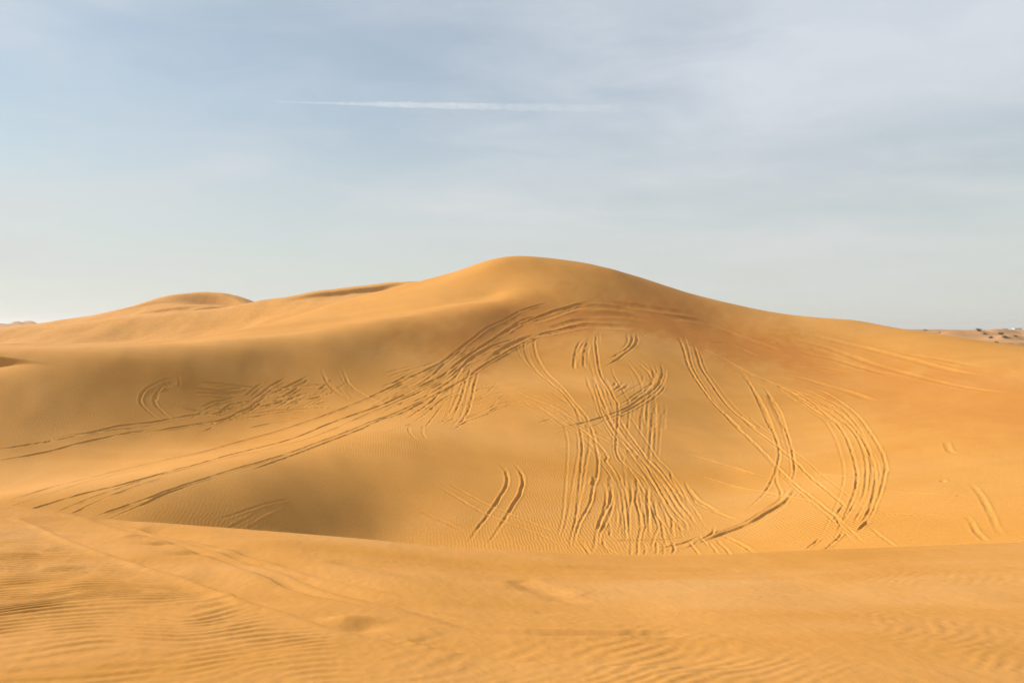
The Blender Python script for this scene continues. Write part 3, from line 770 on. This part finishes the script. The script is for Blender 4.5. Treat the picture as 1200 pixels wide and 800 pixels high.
# ---- low shrubs on the hummocks of the plain
M_LEAF = plain_mat('shrub_leaf', (.12, .095, .05)); M_TWIG = plain_mat('shrub_twig', (.11, .075, .045))
def shrub(u, Y, w, h, label):
    x = (u - 600) / F * Y; z = ground_z(x, Y)
    root = empty('desert_shrub', (x, Y, z - .1)); tag(root, label, 'shrub', 'low shrubs dotted on the plain to the right')
    R = random.Random(int(u * 7 + Y)); V, Fc = [], []
    tips = []
    for i in range(26):                       # stems: tapered three sided sticks
        a = R.uniform(0, 6.283); l = R.uniform(.6, 1.); e = R.uniform(.35, 1.4)
        tip = Vector((math.cos(a) * math.cos(e) * l * w * .5, math.sin(a) * math.cos(e) * l * w * .5, math.sin(e) * l * h))
        base = Vector((R.uniform(-.1, .1) * w, R.uniform(-.1, .1) * w, 0)); n = len(V); tips.append((base, tip))
        for k in range(3):
            V.append(base + Vector((math.cos(k * 2.09), math.sin(k * 2.09), 0)) * .05)
        for k in range(3):
            V.append(tip + Vector((math.cos(k * 2.09), math.sin(k * 2.09), 0)) * .012)
        for k in range(3):
            Fc.append((n + k, n + (k + 1) % 3, n + 3 + (k + 1) % 3, n + 3 + k))
        Fc.append((n + 3, n + 4, n + 5))
    mesh_obj('stem', V, Fc, M_TWIG, root)
    V, Fc = [], []
    for i in range(1500):                     # leaf sprays along the stems
        b, t = R.choice(tips); c = b.lerp(t, R.uniform(.25, 1.08)) + Vector((R.gauss(0, .07), R.gauss(0, .07), R.gauss(0, .06))) * w * .7
        c.z = max(c.z, .03)
        d1 = Vector((R.gauss(0, 1), R.gauss(0, 1), R.gauss(0, 1))).normalized(); d2 = d1.orthogonal().normalized()
        sz = R.uniform(.05, .13) * max(1, w / 3.5); n = len(V)
        V += [c + d1 * sz, c + d2 * sz * .45, c - d1 * sz, c - d2 * sz * .45]; Fc.append((n, n + 1, n + 2, n + 3))
    mesh_obj('foliage', V, Fc, M_LEAF, root)
def on_plain(u, v):
    for Y in np.arange(270, 2600, 4.):
        if HV - F * ground_z((u - 600) / F * Y, Y) / Y <= v: return Y
    return 900.
for u, v, wp, hp, label in [
          (1147, 391.5, 10, 4.2, 'dark rounded shrub nearest the long dune edge'),
          (1173, 392.5, 11, 3.6, 'widest dark shrub, just below the pale buildings'),
          (1161, 397.5, 6.5, 2.6, 'small shrub in the middle of the shrub patch on the plain'),
          (1178, 398.5, 10, 2.8, 'long low shrub on the sand below the widest shrub'),
          (1168, 402, 7, 2.4, 'flat shrub lowest on the plain, close above the dune edge'),
          (1190, 394.5, 5, 2.2, 'small lone shrub at the right end of the shrub patch'),
          (1154, 394, 5, 2.2, 'tiny shrub between the rounded shrub and the widest one'),
          (1084, 388, 6, 1.6, 'tiny far shrub where the dune edge meets the horizon')]:
    Y = on_plain(u, v)
    shrub(u, Y, wp * Y / F, hp * Y / F, label)

# ---- pale flat roofed buildings far out
M_WALL = plain_mat('lime_wall', (.52, .48, .42)); M_ROOF = plain_mat('roof_slab', (.60, .57, .52)); M_DARK = plain_mat('dark_opening', (.05, .045, .04))
def box(x0, x1, y0, y1, z0, z1):
    v = [(x, y, z) for z in (z0, z1) for y in (y0, y1) for x in (x0, x1)]
    return v, [(0, 2, 3, 1), (4, 5, 7, 6), (0, 1, 5, 4), (2, 6, 7, 3), (0, 4, 6, 2), (1, 3, 7, 5)]
def building(u, Y, w, d, h, label, nwin):
    x = (u - 600) / F * Y; z = ground_z(x, Y) - .3
    root = empty('flat_roofed_building', (x, Y, z)); tag(root, label, 'building', 'pale buildings on the far horizon')
    mesh_obj('wall', *box(-w / 2, w / 2, -d / 2, d / 2, 0, h), M_WALL, root)
    mesh_obj('roof', *box(-w / 2 - .25, w / 2 + .25, -d / 2 - .25, d / 2 + .25, h, h + .45), M_ROOF, root)
    mesh_obj('door', *box(-.6, .6, -d / 2 - .05, -d / 2 + .1, .3, 2.6), M_DARK, root)
    for i in range(nwin):
        c = -w / 2 + (i + .5) * w / nwin
        if abs(c) < 1.3: continue
        mesh_obj('window', *box(c - .6, c + .6, -d / 2 - .05, -d / 2 + .1, 1.5, 2.9), M_DARK, root)
building(1176, 1500, 12, 9, 4.6, 'small pale flat roofed building on the horizon, above the widest shrub', 4)
building(1191.5, 1540, 15, 10, 5.4, 'wide pale flat roofed building on the horizon, close to the picture edge', 6)

# ---- dusty air
def haze():
    m, nt_, out_ = node_mat('dusty_air'); v = nt_.nodes.new('ShaderNodeVolumePrincipled')
    v.inputs['Color'].default_value = (.93, .90, .86, 1); v.inputs['Density'].default_value = .00022; v.inputs['Anisotropy'].default_value = .25
    nt_.links.new(v.outputs[0], out_.inputs['Volume'])
    o = mesh_obj('haze', *box(-7200, 7200, -7200, 7200, -40, 45), m); tag(o, 'thin dusty air lying over the whole desert', 'haze', kind='stuff')
haze()

# ---- vapour trail high above
def contrail():
    YY_ = 21000.; x0, x1 = (322 - 600) / F * YY_, (800 - 600) / F * YY_
    zA, zB = (HV - 119) / F * YY_, (HV - 129) / F * YY_
    n, m = 120, 14; V, Fc = [], []
    R = random.Random(5); bumps = [R.uniform(.45, 1.55) for _ in range(n + 1)]
    for i in range(n + 1):
        t = i / n; x = x0 + (x1 - x0) * t; z = zA + (zB - zA) * t ** .8
        r = (22 + 70 * smooth(0, .45, t) + 30 * smooth(.4, 1, t)) * (.6 + .4 * (bumps[i] + bumps[max(i - 1, 0)]) / 2) * (1 if i < n else .05)
        for k in range(m):
            a = k / m * 2 * math.pi; q = 1 + .12 * math.sin(3 * a + i * .7)
            V.append((x - x0, math.cos(a) * r * 1.3 * q, z - zA + math.sin(a) * r * q))
    for i in range(n):
        for k in range(m):
            Fc.append((i * m + k, i * m + (k + 1) % m, (i + 1) * m + (k + 1) % m, (i + 1) * m + k))
    Fc.append(tuple(range(m))); Fc.append(tuple(n * m + k for k in reversed(range(m))))
    mt, nt_, out_ = node_mat('trail_vapour'); N_ = nt_.nodes.new; L_ = nt_.links.new
    tc_ = N_('ShaderNodeTexCoord'); sp = N_('ShaderNodeSeparateXYZ'); L_(tc_.outputs['Object'], sp.inputs[0])
    rp = N_('ShaderNodeValToRGB'); e = rp.color_ramp.elements
    e[0].position = 0; e[0].color = (.6, .6, .6, 1); e[1].position = 1; e[1].color = (0, 0, 0, 1)
    for p_, c_ in ((.2, 1.), (.42, .85), (.6, .34), (.82, .14)):
        q_ = rp.color_ramp.elements.new(p_); q_.color = (c_, c_, c_, 1)
    mr_ = N_('ShaderNodeMapRange'); mr_.inputs['From Max'].default_value = x1 - x0; L_(sp.outputs['X'], mr_.inputs['Value']); L_(mr_.outputs['Result'], rp.inputs['Fac'])
    nz = N_('ShaderNodeTexNoise'); nz.inputs['Scale'].default_value = .0045; nz.inputs['Detail'].default_value = 4; L_(tc_.outputs['Object'], nz.inputs['Vector'])
    mm = N_('ShaderNodeMath'); mm.operation = 'MULTIPLY'; L_(rp.outputs['Color'], mm.inputs[0]); L_(nz.outputs['Fac'], mm.inputs[1])
    m2 = N_('ShaderNodeMath'); m2.operation = 'MULTIPLY'; m2.inputs[1].default_value = .0033; L_(mm.outputs[0], m2.inputs[0])
    vol = N_('ShaderNodeVolumePrincipled'); vol.inputs['Color'].default_value = (.98, .98, .98, 1); vol.inputs['Anisotropy'].default_value = .3
    L_(m2.outputs[0], vol.inputs['Density']); L_(vol.outputs[0], out_.inputs['Volume'])
    o = mesh_obj('contrail', V, Fc, mt); o.location = (x0, YY_, zA)
    tag(o, 'thin white vapour trail crossing the pale blue sky, fading out to the right', 'contrail')
contrail()

# ------------------------------------------------------------------ SKY, SUN, CAMERA
SUN_AZ, SUN_EL = math.radians(-72), math.radians(27)     # azimuth measured from +Y (view direction) towards +X
sdir = (math.sin(SUN_AZ) * math.cos(SUN_EL), math.cos(SUN_AZ) * math.cos(SUN_EL), math.sin(SUN_EL))
SKY, EXPO = .078, .44
def lin(c): return c / 12.92 if c <= .04045 else ((c + .055) / 1.055) ** 2.4
def rad(r, g, b):      # radiance that shows as this display colour
    return tuple(lin(c / 255.) / SKY / 2 ** EXPO for c in (r, g, b)) + (1,)
world = bpy.data.worlds.new('World'); scene.world = world; world.use_nodes = True
nt = world.node_tree; nt.nodes.clear(); N = nt.nodes.new; L = nt.links.new
out = N('ShaderNodeOutputWorld'); bg = N('ShaderNodeBackground'); bg.inputs['Strength'].default_value = SKY
sky = N('ShaderNodeTexSky'); sky.sky_type = 'NISHITA'; sky.sun_disc = False
sky.sun_elevation = SUN_EL; sky.sun_rotation = SUN_AZ
sky.altitude = 100; sky.air_density = 1.0; sky.dust_density = .4; sky.ozone_density = .8
tc = N('ShaderNodeTexCoord')
sep = N('ShaderNodeSeparateXYZ'); L(tc.outputs['Generated'], sep.inputs[0])
zc = N('ShaderNodeMath'); zc.operation = 'MAXIMUM'; zc.inputs[1].default_value = 0.0; L(sep.outputs['Z'], zc.inputs[0])
za = N('ShaderNodeMath'); za.operation = 'ADD'; za.inputs[1].default_value = .10; L(zc.outputs[0], za.inputs[0])
def div(a):
    d = N('ShaderNodeMath'); d.operation = 'DIVIDE'; L(sep.outputs[a], d.inputs[0]); L(za.outputs[0], d.inputs[1]); return d
cx, cy = div('X'), div('Y')
comb = N('ShaderNodeCombineXYZ'); L(cx.outputs[0], comb.inputs['X']); L(cy.outputs[0], comb.inputs['Y'])
def cloud(scale, detail, rough, dist, sx, sy, rot, off, lo, hi):
    mp = N('ShaderNodeMapping'); mp.inputs['Scale'].default_value = (sx, sy, 1); mp.inputs['Rotation'].default_value = (0, 0, rot); mp.inputs['Location'].default_value = off
    L(comb.outputs[0], mp.inputs['Vector'])
    n = N('ShaderNodeTexNoise'); n.inputs['Scale'].default_value = scale; n.inputs['Detail'].default_value = detail
    n.inputs['Roughness'].default_value = rough; n.inputs['Distortion'].default_value = dist
    L(mp.outputs['Vector'], n.inputs['Vector'])
    r = N('ShaderNodeMapRange'); r.interpolation_type = 'SMOOTHSTEP'; r.inputs['From Min'].default_value = lo; r.inputs['From Max'].default_value = hi
    L(n.outputs['Fac'], r.inputs['Value']); return r
c1 = cloud(.62, 4, .45, .3, 1, 1.3, math.radians(-20), (31.3, 21.5, 0), .36, .72)
c2 = cloud(2.3, 9, .62, .7, .9, 1.2, math.radians(-28), (7.3, 2.2, 0), .36, .74)
ad = N('ShaderNodeMath'); ad.operation = 'MULTIPLY_ADD'; ad.inputs[1].default_value = .30
L(c2.outputs['Result'], ad.inputs[0]); L(c1.outputs['Result'], ad.inputs[2])
veil = N('ShaderNodeMath'); veil.operation = 'MULTIPLY_ADD'; veil.inputs[1].default_value = .50; veil.inputs[2].default_value = .44; veil.use_clamp = True
L(ad.outputs[0], veil.inputs[0])
mixc = N('ShaderNodeMix'); mixc.data_type = 'RGBA'; mixc.inputs['B'].default_value = rad(213, 220, 229)
L(veil.outputs[0], mixc.inputs['Factor']); tint = N('ShaderNodeMix'); tint.data_type = 'RGBA'; tint.blend_type = 'MULTIPLY'; tint.inputs['Factor'].default_value = 1
tint.inputs['B'].default_value = (.93, 1.05, 1.0, 1); L(sky.outputs['Color'], tint.inputs['A']); L(tint.outputs['Result'], mixc.inputs['A'])
# dust layer thickening towards the horizon
hz = N('ShaderNodeMapRange'); hz.interpolation_type = 'SMOOTHSTEP'; hz.inputs['From Min'].default_value = .34; hz.inputs['From Max'].default_value = -.02
hz.inputs['To Min'].default_value = 0; hz.inputs['To Max'].default_value = .85
L(sep.outputs['Z'], hz.inputs['Value'])
mixh = N('ShaderNodeMix'); mixh.data_type = 'RGBA'; mixh.inputs['B'].default_value = rad(214, 216, 209)
L(hz.outputs['Result'], mixh.inputs['Factor']); L(mixc.outputs['Result'], mixh.inputs['A'])
L(mixh.outputs['Result'], bg.inputs['Color']); L(bg.outputs[0], out.inputs['Surface'])

sun = bpy.data.lights.new('sun', 'SUN'); sun.energy = 5.0; sun.angle = math.radians(.9); sun.color = (1, .93, .82)
so = bpy.data.objects.new('sun', sun); COL.objects.link(so)
so.rotation_euler = Vector(sdir).to_track_quat('Z', 'Y').to_euler(); so.location = (-300, 200, 300)

cam = bpy.data.cameras.new('camera'); co = bpy.data.objects.new('camera', cam); COL.objects.link(co)
cam.sensor_width = 36; cam.lens = F / 1200 * 36; cam.shift_y = -(400 - HV) / 1200
co.location = (0, 0, 0); co.rotation_euler = (math.radians(90), 0, 0)
cam.clip_start = .1; cam.clip_end = 200000
scene.camera = co

vs = scene.view_settings
vs.view_transform = 'Standard'; vs.look = 'None'; vs.gamma = 1; vs.use_curve_mapping = False; vs.exposure = EXPO
